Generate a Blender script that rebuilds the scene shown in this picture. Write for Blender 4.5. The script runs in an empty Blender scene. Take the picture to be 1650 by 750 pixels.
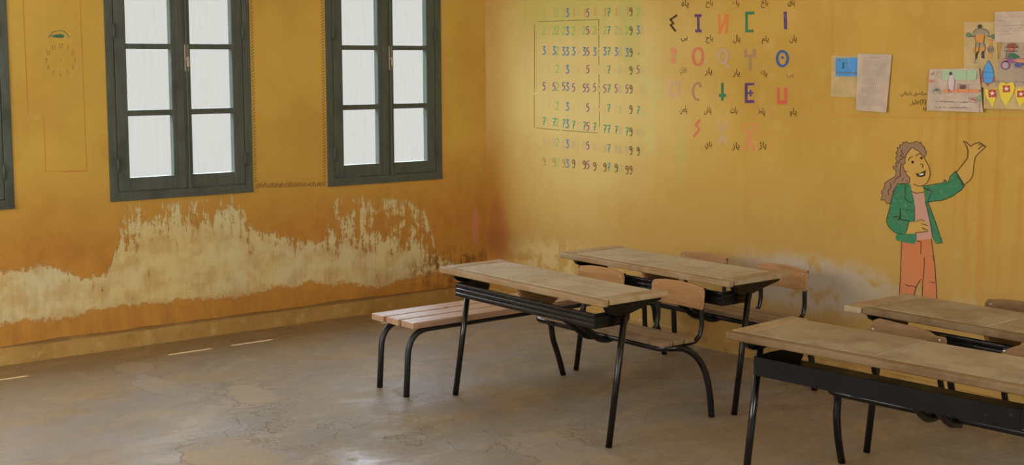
import bpy, bmesh, math, random
from mathutils import Vector, Matrix
from mathutils.geometry import tessellate_polygon
random.seed(7)
S = bpy.context.scene
COL = S.collection
# ------------------------------------------------------------------ camera
CAM = Vector((7.7317, -5.7771, 1.75)); YAW, PITCH, ROLL = 0.908969, -0.0934499, -0.00441120
FPX, PPX, PPY = 2064.85, 825.0, 300.0
Fv = Vector((-math.sin(YAW)*math.cos(PITCH), math.cos(YAW)*math.cos(PITCH), math.sin(PITCH)))
R0 = Vector((math.cos(YAW), math.sin(YAW), 0)); U0 = R0.cross(Fv)
Rv = math.cos(ROLL)*R0 + math.sin(ROLL)*U0; Uv = -math.sin(ROLL)*R0 + math.cos(ROLL)*U0
cd = bpy.data.cameras.new('camera'); cam = bpy.data.objects.new('camera', cd); COL.objects.link(cam)
cd.sensor_width = 36.0; cd.sensor_fit = 'HORIZONTAL'; cd.lens = FPX/1650*36.0
cd.shift_y = -(375-PPY)/1650.0; cd.clip_end = 200
cam.matrix_world = Matrix(((Rv.x,Uv.x,-Fv.x,CAM.x),(Rv.y,Uv.y,-Fv.y,CAM.y),(Rv.z,Uv.z,-Fv.z,CAM.z),(0,0,0,1)))
S.camera = cam
# ------------------------------------------------------------------ light
def lin(r, g, b):
    f = lambda c: (c/255/12.92) if c/255 <= 0.04045 else ((c/255+0.055)/1.055)**2.4
    return (f(r), f(g), f(b), 1.0)
S.view_settings.view_transform = 'Standard'; S.view_settings.look = 'None'
S.view_settings.exposure = 0.0; S.view_settings.gamma = 1.0; S.view_settings.use_curve_mapping = False
S.cycles.use_denoising = True
S.cycles.max_bounces = 10; S.cycles.diffuse_bounces = 6; S.cycles.transparent_max_bounces = 24
SKY_TOP = 20.0
w = bpy.data.worlds.new('overcast_sky'); S.world = w; w.use_nodes = True
bg = w.node_tree.nodes['Background']; # hazy sky: dim band at the horizon, much brighter overhead
wt = w.node_tree; wc = wt.nodes.new('ShaderNodeTexCoord'); wx = wt.nodes.new('ShaderNodeSeparateXYZ'); wm = wt.nodes.new('ShaderNodeMapRange'); wm.interpolation_type = 'SMOOTHSTEP'
wt.links.new(wc.outputs['Generated'], wx.inputs[0]); wt.links.new(wx.outputs[2], wm.inputs[0])
wm.inputs[1].default_value = 0.16; wm.inputs[2].default_value = 0.55; wm.inputs[3].default_value = 1.0; wm.inputs[4].default_value = SKY_TOP
wt.links.new(wm.outputs[0], bg.inputs[1]); wr = wt.nodes.new('ShaderNodeMix'); wr.data_type = 'RGBA'; wr.inputs[6].default_value = (0.715, 0.73, 0.70, 1); wr.inputs[7].default_value = (0.59, 0.705, 0.86, 1)
wn = wt.nodes.new('ShaderNodeMapRange'); wn.inputs[1].default_value = 0.16; wn.inputs[2].default_value = 0.45; wt.links.new(wx.outputs[2], wn.inputs[0])
wt.links.new(wn.outputs[0], wr.inputs[0]); wt.links.new(wr.outputs[2], bg.inputs[0])
sd = bpy.data.lights.new('sun', 'SUN'); sun = bpy.data.objects.new('sun', sd); COL.objects.link(sun)
sd.energy = 6.0; sd.angle = 0.009; sd.color = (1, 0.96, 0.88)
sun.rotation_euler = Vector((0.35, 0.055, -1.067)).to_track_quat('-Z', 'Y').to_euler()
def fill_lamp(loc, aim, sx, sz, watts, color=(0.95, 0.98, 1.0)):  # fill lamp added behind a made-up window out of view
    d = bpy.data.lights.new('added_fill', 'AREA'); d.shape = 'RECTANGLE'; d.size = sx; d.size_y = sz; d.energy = watts; d.color = color
    o = bpy.data.objects.new('added_fill', d); COL.objects.link(o); o.location = loc
    o.rotation_euler = Vector(aim).to_track_quat('-Z', 'Y').to_euler()
# room: x 0..RX, y RY..0, z 0..RZ ; window wall x=0, pupils' back wall y=0
RX, RY, RZ = 9.0, -7.8, 3.4
FAR_FILL_WIN = [(-1.3, 1.5), (-3.6, 1.5), (-5.9, 1.5)]            # fill-light windows added in the unseen opposite wall, centre y and width
FRONT_FILL_WIN = [(1.6, 1.5), (4.0, 1.5)]                           # fill-light windows added in the unseen wall behind the camera, centre x and width
for c, wd in FAR_FILL_WIN:
    fill_lamp((RX+0.12, c, 1.95), (-1, 0, -0.05), wd-0.05, 1.75, 55)
for c, wd in FRONT_FILL_WIN:
    fill_lamp((c, RY-0.12, 1.95), (0, 1, -0.05), wd-0.05, 1.75, 95)
# ------------------------------------------------------------------ pixel -> surface helpers (places things on the walls)
def ray(px, py):
    return Fv + Rv*((px-PPX)/FPX) - Uv*((py-PPY)/FPX)
def on_back(px, py, off=0.0):
    d = ray(px, py); t = (-off-CAM.y)/d.y; return CAM + d*t
def on_left(px, py, off=0.0):
    d = ray(px, py); t = (off-CAM.x)/d.x; return CAM + d*t
# ------------------------------------------------------------------ materials
class NB:
    def __init__(s, name):
        s.m = bpy.data.materials.new(name); s.m.use_nodes = True; s.t = s.m.node_tree; s.n = s.t.nodes; s.l = s.t.links
        s.p = s.n['Principled BSDF']
        s.geo = s.n.new('ShaderNodeNewGeometry'); s.tc = s.n.new('ShaderNodeTexCoord')
    def put(s, sock, v):
        if v is None: return
        if isinstance(v, bpy.types.NodeSocket): s.l.new(v, sock)
        else: sock.default_value = v
    def math(s, op, a, b=None, c=None, clamp=False):
        n = s.n.new('ShaderNodeMath'); n.operation = op; n.use_clamp = clamp
        for i, v in enumerate((a, b, c)):
            if v is not None: s.put(n.inputs[i], v)
        return n.outputs[0]
    def xyz(s, v):
        n = s.n.new('ShaderNodeSeparateXYZ'); s.put(n.inputs[0], v); return n.outputs
    def scale(s, v, k):
        n = s.n.new('ShaderNodeMapping'); s.put(n.inputs['Vector'], v); n.inputs['Scale'].default_value = k; return n.outputs[0]
    def noise(s, v, sc, det=4, ro=0.55, dist=0.0):
        n = s.n.new('ShaderNodeTexNoise'); s.put(n.inputs['Vector'], v); n.inputs['Scale'].default_value = sc
        n.inputs['Detail'].default_value = det; n.inputs['Roughness'].default_value = ro; n.inputs['Distortion'].default_value = dist
        return n.outputs['Fac']
    def step(s, v, a, b, lo=0.0, hi=1.0):
        n = s.n.new('ShaderNodeMapRange'); n.interpolation_type = 'SMOOTHSTEP'; s.put(n.inputs[0], v)
        s.put(n.inputs[1], a); s.put(n.inputs[2], b); n.inputs[3].default_value = lo; n.inputs[4].default_value = hi; return n.outputs[0]
    def mix(s, f, a, b, mode='MIX'):
        n = s.n.new('ShaderNodeMix'); n.data_type = 'RGBA'; n.blend_type = mode
        s.put(n.inputs[0], f); s.put(n.inputs[6], a); s.put(n.inputs[7], b); return n.outputs[2]
    def curve(s, v, lo, hi, pts):
        n = s.n.new('ShaderNodeFloatCurve'); s.put(n.inputs['Value'], s.math('DIVIDE', s.math('SUBTRACT', v, lo), hi-lo, clamp=True))
        c = n.mapping.curves[0]; P = [((x-lo)/(hi-lo), y) for x, y in pts]
        c.points[0].location = P[0]; c.points[1].location = P[-1]
        for q in P[1:-1]: c.points.new(*q)
        for q in c.points: q.handle_type = 'VECTOR'
        n.mapping.update(); return n.outputs[0]
    def blob(s, a, b, ca, cb, ra, rb, n, amt, soft=0.35):
        """soft-edged noisy ellipse in the (a, b) plane"""
        da = s.math('DIVIDE', s.math('SUBTRACT', a, ca), ra); db = s.math('DIVIDE', s.math('SUBTRACT', b, cb), rb)
        r = s.math('SQRT', s.math('ADD', s.math('MULTIPLY', da, da), s.math('MULTIPLY', db, db)))
        r = s.math('ADD', r, s.math('MULTIPLY', s.math('SUBTRACT', n, 0.5), amt))
        return s.step(r, 1.0+soft, 1.0-soft)
    def bump(s, h, dist, strength=1.0):
        n = s.n.new('ShaderNodeBump'); s.put(n.inputs['Height'], h); n.inputs['Distance'].default_value = dist
        n.inputs['Strength'].default_value = strength; s.l.new(n.outputs[0], s.p.inputs['Normal'])
    def done(s, col=None, rough=0.6, spec=0.5, metal=0.0):
        s.put(s.p.inputs['Base Color'], col); s.put(s.p.inputs['Roughness'], rough)
        s.put(s.p.inputs['Specular IOR Level'], spec); s.put(s.p.inputs['Metallic'], metal); return s.m

KW = 0.78    # walls: paint albedo = photographed colour / KW
def pc(r, g, b, k=None):
    c = lin(r, g, b)
    if k is None: c = (c[0]*.97, c[1]*1.12, c[2]*1.45)
    k = k or KW; return (min(c[0]/k, .92), min(c[1]/k, .92), min(c[2]/k, .92), 1)

def overlay(b, col, over):
    if not over: return col
    c, a = over; n = b.noise(b.geo.outputs['Position'], 42, 4, .7)
    return b.mix(b.step(n, .28, .5, a*.72, a), col, pc(*c))

def wall_left_material(over=None):
    b = NB('ochre_plaster_peeling'); P = b.geo.outputs['Position']; x, y, z = b.xyz(P)
    n1 = b.noise(P, 1.3, 5, .6); n2 = b.noise(P, 7.0, 6, .65); n3 = b.noise(P, 28.0, 5, .7)
    drip = b.noise(b.scale(P, (1, 9, 1.3)), 2.2, 6, .65)
    up = b.mix(b.step(n1, .35, .68), pc(192, 148, 58), pc(178, 132, 50))
    lo = b.mix(b.step(n2, .3, .7), pc(176, 118, 42), pc(162, 104, 36))
    zz = b.math('ADD', z, b.math('MULTIPLY', b.math('SUBTRACT', n1, .5), .8))
    base = b.mix(b.step(zz, .55, 1.25), lo, up)
    nn = b.math('ADD', b.math('MULTIPLY', n2, .5), b.math('ADD', b.math('MULTIPLY', n3, .2), b.math('MULTIPLY', drip, .3)))
    d = b.math('SUBTRACT', nn, .5)
    zU = b.curve(y, -8, 0, [(-8,.55),(-3.57,.56),(-3.28,.56),(-3.02,.47),(-2.92,.48),(-2.88,.62),(-2.82,.90),(-2.02,.90),(-1.95,.68),(-1.7,.60),(-1.42,.54),(-1.3,.86),(-.74,.80),(-.55,.70),(-.46,.38),(-.33,.30),(0,.2)])
    zL = b.curve(y, -8, 0, [(-8,.25),(-3.58,.25),(-3.22,.245),(-2.83,.275),(-2.2,.25),(-1.5,.27),(-1.0,.19),(-.6,.22),(-.4,.24),(0,.3)])
    zS = b.curve(y, -8, 0, [(-8,.50),(-3.57,.52),(-3.02,.43),(-2.88,.50),(-2.7,.64),(-2.1,.66),(-1.95,.55),(-1.7,.5),(-1.42,.44),(-1.25,.42),(-.85,.36),(-.55,.30),(-.4,.2),(0,.1)])
    a1 = b.step(b.math('ADD', b.math('SUBTRACT', zU, z), b.math('MULTIPLY', d, .35)), -.012, .012)
    a2 = b.step(b.math('ADD', b.math('SUBTRACT', z, zL), b.math('MULTIPLY', d, .30)), -.014, .014)
    solid = b.step(b.math('SUBTRACT', z, zS), -.10, .22, .615, .495)
    drip2 = b.noise(b.scale(P, (1, 13, 2.2)), 2.0, 5, .7)
    n5 = b.math('ADD', b.math('MULTIPLY', nn, .55), b.math('MULTIPLY', drip2, .45))
    a3 = b.step(b.math('SUBTRACT', solid, n5), -.012, .03)
    peel = b.math('MULTIPLY', b.math('MULTIPLY', a1, a2), a3)
    pcx = b.mix(b.step(n1, .3, .7), pc(190, 172, 120), pc(196, 168, 100))
    pcx = b.mix(b.step(n3, .45, .75, 0, .35), pcx, pc(198, 182, 140))
    film = b.step(b.math('ADD', b.math('MULTIPLY', n2, .78), b.math('MULTIPLY', drip2, .22)), .42, .60, .97, .52)
    col = b.mix(b.math('MULTIPLY', peel, film), base, pcx)
    # grime close to the skirting and in the corner, pink scar near the corner
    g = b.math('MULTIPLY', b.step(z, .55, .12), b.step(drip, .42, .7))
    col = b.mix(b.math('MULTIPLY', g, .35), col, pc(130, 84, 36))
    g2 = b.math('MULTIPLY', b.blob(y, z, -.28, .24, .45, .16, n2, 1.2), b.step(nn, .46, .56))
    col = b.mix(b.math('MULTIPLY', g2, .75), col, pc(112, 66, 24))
    col = b.mix(b.math('MULTIPLY', b.blob(y, z, -.105, .55, .035, .14, n2, .5), .75), col, pc(186, 112, 70))
    # old pale scuffs and dark specks higher up
    sc = b.math('MULTIPLY', b.step(b.noise(P, 5.0, 7, .75), .62, .72), b.step(n1, .45, .6))
    col = b.mix(b.math('MULTIPLY', sc, .35), col, pc(196, 166, 100))
    sp = b.step(b.noise(P, 60, 2, .5), .75, .80)
    col = b.mix(b.math('MULTIPLY', sp, .4), col, pc(90, 62, 28))
    col = overlay(b, col, over)
    b.bump(b.math('ADD', b.math('MULTIPLY', peel, -.5), b.math('MULTIPLY', n2, .25)), .004)
    return b.done(col, .72, .25)

def wall_back_material(over=None):
    b = NB('ochre_plaster_chalky'); P = b.geo.outputs['Position']; x, y, z = b.xyz(P)
    n1 = b.noise(P, 1.1, 5, .6); n2 = b.noise(P, 6.0, 6, .65); n3 = b.noise(P, 26.0, 5, .7)
    st = b.noise(b.scale(P, (11, 1, .5)), 1.6, 5, .6)
    base = b.mix(b.step(n1, .35, .66), pc(196, 150, 62), pc(186, 138, 54))
    base = b.mix(b.math('MULTIPLY', b.step(n2, .5, .75), .4), base, pc(206, 164, 84))
    zz = b.math('ADD', z, b.math('MULTIPLY', b.math('SUBTRACT', n1, .5), .6))
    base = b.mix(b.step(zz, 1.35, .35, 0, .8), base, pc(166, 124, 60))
    # corner: darker orange, part dirt, part corner shade put into the colour
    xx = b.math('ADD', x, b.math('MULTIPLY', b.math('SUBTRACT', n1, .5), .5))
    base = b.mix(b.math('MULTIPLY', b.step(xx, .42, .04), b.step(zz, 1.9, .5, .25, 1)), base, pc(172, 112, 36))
    # paler ground round the number chart, chalk rub plus painted-in window light; green chalk clouds
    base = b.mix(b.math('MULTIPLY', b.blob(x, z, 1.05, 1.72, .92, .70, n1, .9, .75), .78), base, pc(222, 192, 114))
    base = b.mix(b.math('MULTIPLY', b.blob(x, z, 1.0, 2.12, .6, .16, n2, 1.0, .5), .4), base, pc(176, 172, 66))
    base = b.mix(b.math('MULTIPLY', b.blob(x, z, 1.57, 2.0, .10, .35, n2, 1.4, .5), .28), base, pc(160, 168, 76))
    base = b.mix(b.math('MULTIPLY', b.math('MULTIPLY', b.blob(x, z, 1.76, 1.55, .12, .45, n2, 1.6, .4), b.step(n2, .45, .65)), .6), base, pc(196, 186, 112))
    base = b.mix(b.math('MULTIPLY', b.blob(x, z, 2.05, 1.22, .05, .2, n2, 1.2, .5), .25), base, pc(176, 172, 96))
    # worn whitish lower patches
    low = b.math('MULTIPLY', b.blob(x, z, 3.05, .50, .62, .15, n2, 1.8, .4), b.step(n2, .34, .5))
    base = b.mix(b.math('MULTIPLY', low, .8), base, pc(176, 158, 128))
    low = b.math('MULTIPLY', b.blob(x, z, .85, .36, .6, .16, n2, 1.8, .4), b.step(n2, .45, .55))
    base = b.mix(b.math('MULTIPLY', low, .7), base, pc(194, 160, 96))
    low = b.math('MULTIPLY', b.blob(x, z, 5.2, .5, 1.4, .12, n2, 2.0, .5), b.step(n2, .45, .62))
    base = b.mix(b.math('MULTIPLY', low, .6), base, pc(184, 160, 112))
    # reddish damp scar beside the corner
    base = b.mix(b.math('MULTIPLY', b.blob(x, z, .14, .52, .12, .22, n2, 1.0, .4), .5), base, pc(150, 72, 38))
    base = b.mix(b.math('MULTIPLY', b.math('MULTIPLY', b.step(x, .55, 0), b.blob(x, z, .3, .44, .5, .1, n2, 1.5, .4)), .6), base, pc(138, 82, 34))
    # rain streaks below the papers
    base = b.mix(b.math('MULTIPLY', b.math('MULTIPLY', b.blob(x, z, 4.05, 1.0, .34, .60, n2, .5, .4), b.step(st, .44, .66)), .42), base, pc(182, 118, 32))
    base = b.mix(b.math('MULTIPLY', b.step(st, .55, .8), .18), base, pc(168, 116, 48))
    sp = b.step(b.noise(P, 48, 2, .5), .75, .80)
    base = b.mix(b.math('MULTIPLY', sp, .45), base, pc(92, 64, 32))
    sc = b.step(b.noise(b.scale(P, (1, 1, .35)), 7.0, 7, .75), .66, .74)
    base = b.mix(b.math('MULTIPLY', sc, .35), base, pc(140, 98, 44))
    base = overlay(b, base, over)
    b.bump(n2, .003, .6)
    return b.done(base, .7, .25)

def plain_wall_material():
    b = NB('ochre_plaster'); P = b.geo.outputs['Position']
    n1 = b.noise(P, 1.1, 5, .6)
    return b.done(b.mix(b.step(n1, .35, .66), pc(198, 150, 62), pc(186, 138, 54)), .75, .25)

def skirting_material():
    b = NB('ochre_plaster_dirty'); P = b.geo.outputs['Position']; x, y, z = b.xyz(P)
    n1 = b.noise(P, 2.0, 5, .6); n2 = b.noise(P, 12.0, 6, .7)
    c = b.mix(b.step(n1, .3, .7), pc(164, 122, 56), pc(148, 106, 48))
    c = b.mix(b.step(n2, .5, .72, 0, .6), c, pc(182, 148, 84))
    c = b.mix(b.math('MULTIPLY', b.step(n2, .45, .3), .5), c, pc(112, 78, 40))
    c = b.mix(b.math('MULTIPLY', b.step(b.math('ADD', z, b.math('MULTIPLY', n2, .012)), .100, .112), b.step(n1, .3, .5, .35, .75)), c, pc(96, 64, 30))
    b.bump(n2, .004); return b.done(c, .75, .25)

def floor_material():
    b = NB('worn_concrete'); P = b.geo.outputs['Position']; x, y, z = b.xyz(P)
    n1 = b.noise(P, .9, 5, .6); n2 = b.noise(P, 4.0, 7, .68); n3 = b.noise(P, 30.0, 4, .7); n4 = b.noise(b.scale(P, (1.6, .9, 1)), 2.3, 6, .7, .6)
    k = 0.80
    c = b.mix(b.step(n1, .38, .62), pc(136, 120, 94, k), pc(122, 110, 90, k))
    c = b.mix(b.step(n4, .49, .57, 0, .5), c, pc(146, 126, 94, k))
    c = b.mix(b.step(n2, .56, .64, 0, .45), c, pc(118, 106, 92, k))
    c = b.mix(b.step(n3, .3, .75, 0, .5), c, pc(96, 84, 68, k))
    tan = None
    for (cx, cy, rx, ry, am) in ((2.55,-3.28,.42,.22,1.1),(3.42,-2.12,.50,.16,.9),(.55,-3.0,.17,.11,.7),(1.05,-3.05,.3,.10,.9),(1.55,-2.75,.22,.12,1.2)):
        q = b.blob(x, y, cx, cy, rx, ry, n2, am*2, .06); tan = q if tan is None else b.math('MAXIMUM', tan, q)
    edge = b.math('MULTIPLY', b.step(tan, .02, .3), b.step(tan, .98, .6))
    c = b.mix(b.math('MULTIPLY', tan, .32), c, pc(158, 140, 108, k))
    c = b.mix(b.math('MULTIPLY', edge, .40), c, pc(84, 66, 44, k))
    vor = b.n.new('ShaderNodeTexVoronoi'); vor.feature = 'DISTANCE_TO_EDGE'; vor.inputs['Scale'].default_value = .8
    wob = b.n.new('ShaderNodeVectorMath'); wob.operation = 'ADD'; b.l.new(P, wob.inputs[0])
    nc = b.n.new('ShaderNodeTexNoise'); nc.inputs['Scale'].default_value = 3.0; nc.inputs['Detail'].default_value = 6; b.l.new(P, nc.inputs['Vector'])
    b.l.new(nc.outputs['Color'], wob.inputs[1]); b.l.new(wob.outputs[0], vor.inputs['Vector'])
    cr = b.math('MULTIPLY', b.step(vor.outputs['Distance'], .010, .002), b.step(n1, .48, .58))
    c = b.mix(b.math('MULTIPLY', cr, .4), c, pc(78, 64, 46, k))
    sp = b.step(b.noise(P, 40, 2, .5), .76, .80)
    c = b.mix(b.math('MULTIPLY', sp, .5), c, pc(66, 54, 40, k))
    c = b.mix(b.math('MULTIPLY', b.step(b.noise(P, 1.7, 6, .7), .46, .6), .45), c, pc(122, 114, 108, k))
    # dust along the window wall
    c = b.mix(b.step(b.math('ADD', x, b.math('MULTIPLY', n2, .5)), 1.0, .2, 0, .7), c, pc(128, 100, 56, k))
    gl = b.step(b.math('ADD', b.math('MULTIPLY', n4, .6), b.math('MULTIPLY', n2, .4)), .40, .62, .62, .30)
    rough = b.math('MAXIMUM', gl, b.math('MULTIPLY', tan, .7))
    wet = b.math('MULTIPLY', b.blob(x, y, 2.95, -2.95, .22, .16, n2, 2.2, .4), .8)
    rough = b.math('SUBTRACT', rough, b.math('MULTIPLY', b.math('MULTIPLY', wet, b.step(n4, .42, .56)), b.math('SUBTRACT', rough, .17)))
    h = b.math('ADD', b.math('MULTIPLY', n2, .5), b.math('ADD', b.math('MULTIPLY', tan, -.6), b.math('MULTIPLY', cr, -.5)))
    b.bump(h, .006, .6); return b.done(c, rough, b.math('ADD', b.math('MULTIPLY', wet, .1), .2))

def wood(name, c1, c2, dark, axis='x', rough=.6, dust=None, spec=.35, k=.8):
    b = NB(name); P = b.tc.outputs['Object']
    info = b.n.new('ShaderNodeObjectInfo'); off = b.n.new('ShaderNodeVectorMath'); off.operation = 'ADD'
    b.l.new(P, off.inputs[0]); cmb = b.n.new('ShaderNodeCombineXYZ'); r = b.math('MULTIPLY', info.outputs['Random'], 17.0)
    for i in range(3): b.l.new(r, cmb.inputs[i])
    b.l.new(cmb.outputs[0], off.inputs[1]); V = off.outputs[0]
    sc = {'x': (1.2, 16, 16), 'y': (16, 1.2, 16), 'z': (16, 16, 1.2)}[axis]
    g = b.noise(b.scale(V, sc), 2.4, 6, .65, .4); g2 = b.noise(b.scale(V, sc), 8, 4, .7); n = b.noise(V, 3.2, 6, .65)
    c = b.mix(b.step(g, .32, .68), pc(*c1, k), pc(*c2, k))
    c = b.mix(b.math('MULTIPLY', b.step(g2, .52, .7), .45), c, pc(*dark, k))
    c = b.mix(b.math('MULTIPLY', b.step(n, .52, .68), .55), c, pc(*dark, k))
    if dust: c = b.mix(b.step(b.noise(V, 6, 7, .7), .4, .62, .1, .8), c, pc(*dust, k))
    b.bump(g2, .0012, .7); return b.done(c, b.step(n, .3, .7, rough-.12, rough+.12), spec)

def metal(name, c=(22, 21, 20), rough=.32, scuff=(70, 66, 60), spec=.5):
    b = NB(name); P = b.tc.outputs['Object']; n = b.noise(P, 22, 6, .7); n2 = b.noise(P, 5, 5, .65)
    col = b.mix(b.math('MULTIPLY', b.step(n, .60, .72), b.step(n2, .45, .6)), lin(*c), lin(*scuff))
    return b.done(col, b.step(n2, .3, .7, rough-.08, rough+.16), spec)

def simple(name, c, rough=.6, metal_=0.0, k=1.0):
    b = NB(name); n = b.noise(b.tc.outputs['Object'], 14, 4, .6); q = pc(*c, k)
    d = tuple(v*.82 for v in q[:3])+(1,)
    return b.done(b.mix(b.step(n, .3, .7), q, d), rough, .4, metal_)

_paint = {}
GROUND = 'back'
PAPERC_ = (200, 178, 146)
def paint(c, a=1.0, k=None):
    """paint or ink over the surface it is on: thin coats let the plaster (or paper) colour through"""
    key = (c, a, GROUND)
    if key in _paint: return _paint[key]
    if GROUND == 'back': m = wall_back_material((c, a))
    elif GROUND == 'left': m = wall_left_material((c, a))
    else:
        b = NB('ink'); n = b.noise(b.geo.outputs['Position'], 60, 4, .7)
        m = b.done(b.mix(b.step(n, .28, .5, a*.72, a), pc(*PAPERC_), pc(*c)), .7, .2)
    m.name = 'paint_%d_%d_%d' % c; _paint[key] = m; return m

M = {}
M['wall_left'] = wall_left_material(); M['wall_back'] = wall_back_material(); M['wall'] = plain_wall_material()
M['skirting'] = skirting_material(); M['floor'] = floor_material()
M['ceiling'] = simple('whitewash', (214, 206, 188), .8)
M['frame'] = wood('grey_green_paint', (86, 93, 82), (76, 83, 73), (56, 58, 50), 'z', .5, k=1.0)
M['black'] = metal('black_enamel', (10, 10, 9), .22, (52, 50, 46)); M['smooth_black'] = metal('scuffed_black_sheet', (13, 13, 12), .55, (48, 46, 42), .22)
M['bench_metal'] = metal('dark_grey_enamel', (24, 26, 23), .40, (60, 60, 54))
M['top'] = wood('dusty_desk_board', (150, 136, 110), (138, 123, 98), (98, 82, 62), 'x', .62, (160, 150, 128), k=.62)
M['top_brown_shaded'] = wood('dusty_brown_shaded_desk_board', (134, 116, 88), (122, 104, 78), (88, 72, 50), 'x', .62, (146, 132, 106), k=.74)  # browner wood, plus the dimmer light away from the windows put into the colour
M['edge'] = wood('worn_desk_edge', (146, 114, 72), (124, 94, 58), (72, 50, 28), 'x', .55, (146, 128, 98), k=.80)
M['edge_shaded'] = wood('shaded_worn_desk_edge', (118, 88, 52), (98, 72, 42), (56, 40, 22), 'x', .55, (124, 104, 72), k=.85)  # darker edge wood, shade on the rail front put into the colour
M['batten'] = wood('worn_desk_batten', (146, 122, 86), (128, 104, 70), (84, 64, 40), 'y', .58, (152, 138, 110), k=.72)
M['seat'] = wood('seat_slat_wood', (136, 112, 82), (120, 96, 68), (80, 60, 42), 'x', .5)
M['ply'] = wood('backrest_plywood', (172, 130, 86), (154, 114, 72), (116, 84, 54), 'x', .42)
M['ply_old'] = wood('backrest_plywood_worn', (128, 98, 60), (110, 82, 48), (76, 54, 30), 'x', .6)
M['divider'] = wood('divider_wood', (136, 102, 60), (120, 86, 50), (86, 58, 32), 'y', .6)
M['bench_wood'] = wood('raw_bench_plank', (172, 140, 112), (158, 124, 98), (128, 90, 66), 'y', .38, spec=.5, k=.9)
M['bolt'] = simple('zinc_bolt', (200, 196, 186), .3, .8)
M['latch'] = simple('flaking_latch_paint', (176, 164, 140), .5)
def pane_material():
    b = NB('hazy_window_glass'); P = b.tc.outputs['Object']
    br = b.n.new('ShaderNodeTexBrick'); b.l.new(b.scale(P, (1, 1, 1)), br.inputs['Vector'])
    n = b.noise(b.scale(P, (1, 14, 1.2)), 3, 4, .6)
    tr = b.n.new('ShaderNodeBsdfTransparent')
    b.l.new(b.mix(b.step(n, .45, .7), (.985, .985, .98, 1), (.968, .972, .965, 1)), tr.inputs[0])
    gl = b.n.new('ShaderNodeBsdfGlossy'); gl.inputs['Roughness'].default_value = .08
    mx = b.n.new('ShaderNodeMixShader'); mx.inputs[0].default_value = .03
    b.l.new(tr.outputs[0], mx.inputs[1]); b.l.new(gl.outputs[0], mx.inputs[2])
    b.l.new(mx.outputs[0], b.n['Material Output'].inputs['Surface']); return b.m
M['pane'] = pane_material()
# ------------------------------------------------------------------ mesh helpers
def obj(name, bm, m, parent=None, smooth=False):
    bmesh.ops.recalc_face_normals(bm, faces=bm.faces[:])
    me = bpy.data.meshes.new(name); bm.to_mesh(me); bm.free()
    for q in (m if isinstance(m, (list, tuple)) else [m]): me.materials.append(q)
    if smooth:
        for p in me.polygons: p.use_smooth = True
    o = bpy.data.objects.new(name, me); COL.objects.link(o)
    if parent is not None: o.parent = parent
    return o
def thing(name, label, cat, loc=(0,0,0), rotz=0.0, group=None):
    o = bpy.data.objects.new(name, None); COL.objects.link(o); o.location = loc; o.rotation_euler = (0, 0, rotz)
    o.empty_display_size = .1; o['label'] = label; o['category'] = cat; o['kind'] = 'thing'
    if group: o['group'] = group
    return o
def struct(o): o['kind'] = 'structure'; return o
def box(bm, x0, x1, y0, y1, z0, z1, bev=0.0, seg=2):
    t = bmesh.new()
    bmesh.ops.create_cube(t, size=1.0)
    bmesh.ops.scale(t, vec=(x1-x0, y1-y0, z1-z0), verts=t.verts)
    bmesh.ops.translate(t, vec=((x0+x1)/2, (y0+y1)/2, (z0+z1)/2), verts=t.verts)
    if bev: bmesh.ops.bevel(t, geom=t.edges[:], offset=bev, segments=seg, affect='EDGES', profile=.6)
    me = bpy.data.meshes.new('t'); t.to_mesh(me); t.free(); bm.from_mesh(me); bpy.data.meshes.remove(me)
def prism(bm, poly, axis, a, b_, bev=0.0):
    """poly in the two other axes (in xyz order), extruded from a to b along axis"""
    def P(u, v, t): return {'x': (t, u, v), 'y': (u, t, v), 'z': (u, v, t)}[axis]
    t = bmesh.new()
    A = [t.verts.new(P(u, v, a)) for u, v in poly]; B = [t.verts.new(P(u, v, b_)) for u, v in poly]; n = len(poly)
    t.faces.new(A); t.faces.new(B[::-1])
    for i in range(n): t.faces.new((A[i], B[i], B[(i+1) % n], A[(i+1) % n]))
    bmesh.ops.recalc_face_normals(t, faces=t.faces[:])
    if bev: bmesh.ops.bevel(t, geom=t.edges[:], offset=bev, segments=2, affect='EDGES', profile=.6)
    me = bpy.data.meshes.new('t'); t.to_mesh(me); t.free(); bm.from_mesh(me); bpy.data.meshes.remove(me)
def spline(pts, n=8):
    P = [Vector(p) for p in pts]; out = []
    for i in range(len(P)-1):
        p0 = P[i-1] if i else P[i]*2-P[i+1]; p1, p2 = P[i], P[i+1]; p3 = P[i+2] if i+2 < len(P) else P[i+1]*2-P[i]
        for k in range(n):
            t = k/n
            out.append(.5*((2*p1)+(p2-p0)*t+(2*p0-5*p1+4*p2-p3)*t*t+(3*p1-p0-3*p2+p3)*t**3))
    out.append(P[-1]); return out
def fillet(pts, r, n=7):
    """polyline with rounded corners"""
    P = [Vector(p) for p in pts]; out = [P[0]]
    for i in range(1, len(P)-1):
        a, b_, c = P[i-1], P[i], P[i+1]; ra = min(r, (a-b_).length*.48, (c-b_).length*.48)
        s, e = b_+(a-b_).normalized()*ra, b_+(c-b_).normalized()*ra
        for k in range(n+1):
            t = k/n; out.append(s*(1-t)**2+b_*2*t*(1-t)+e*t*t)
    out.append(P[-1]); return out
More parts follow.
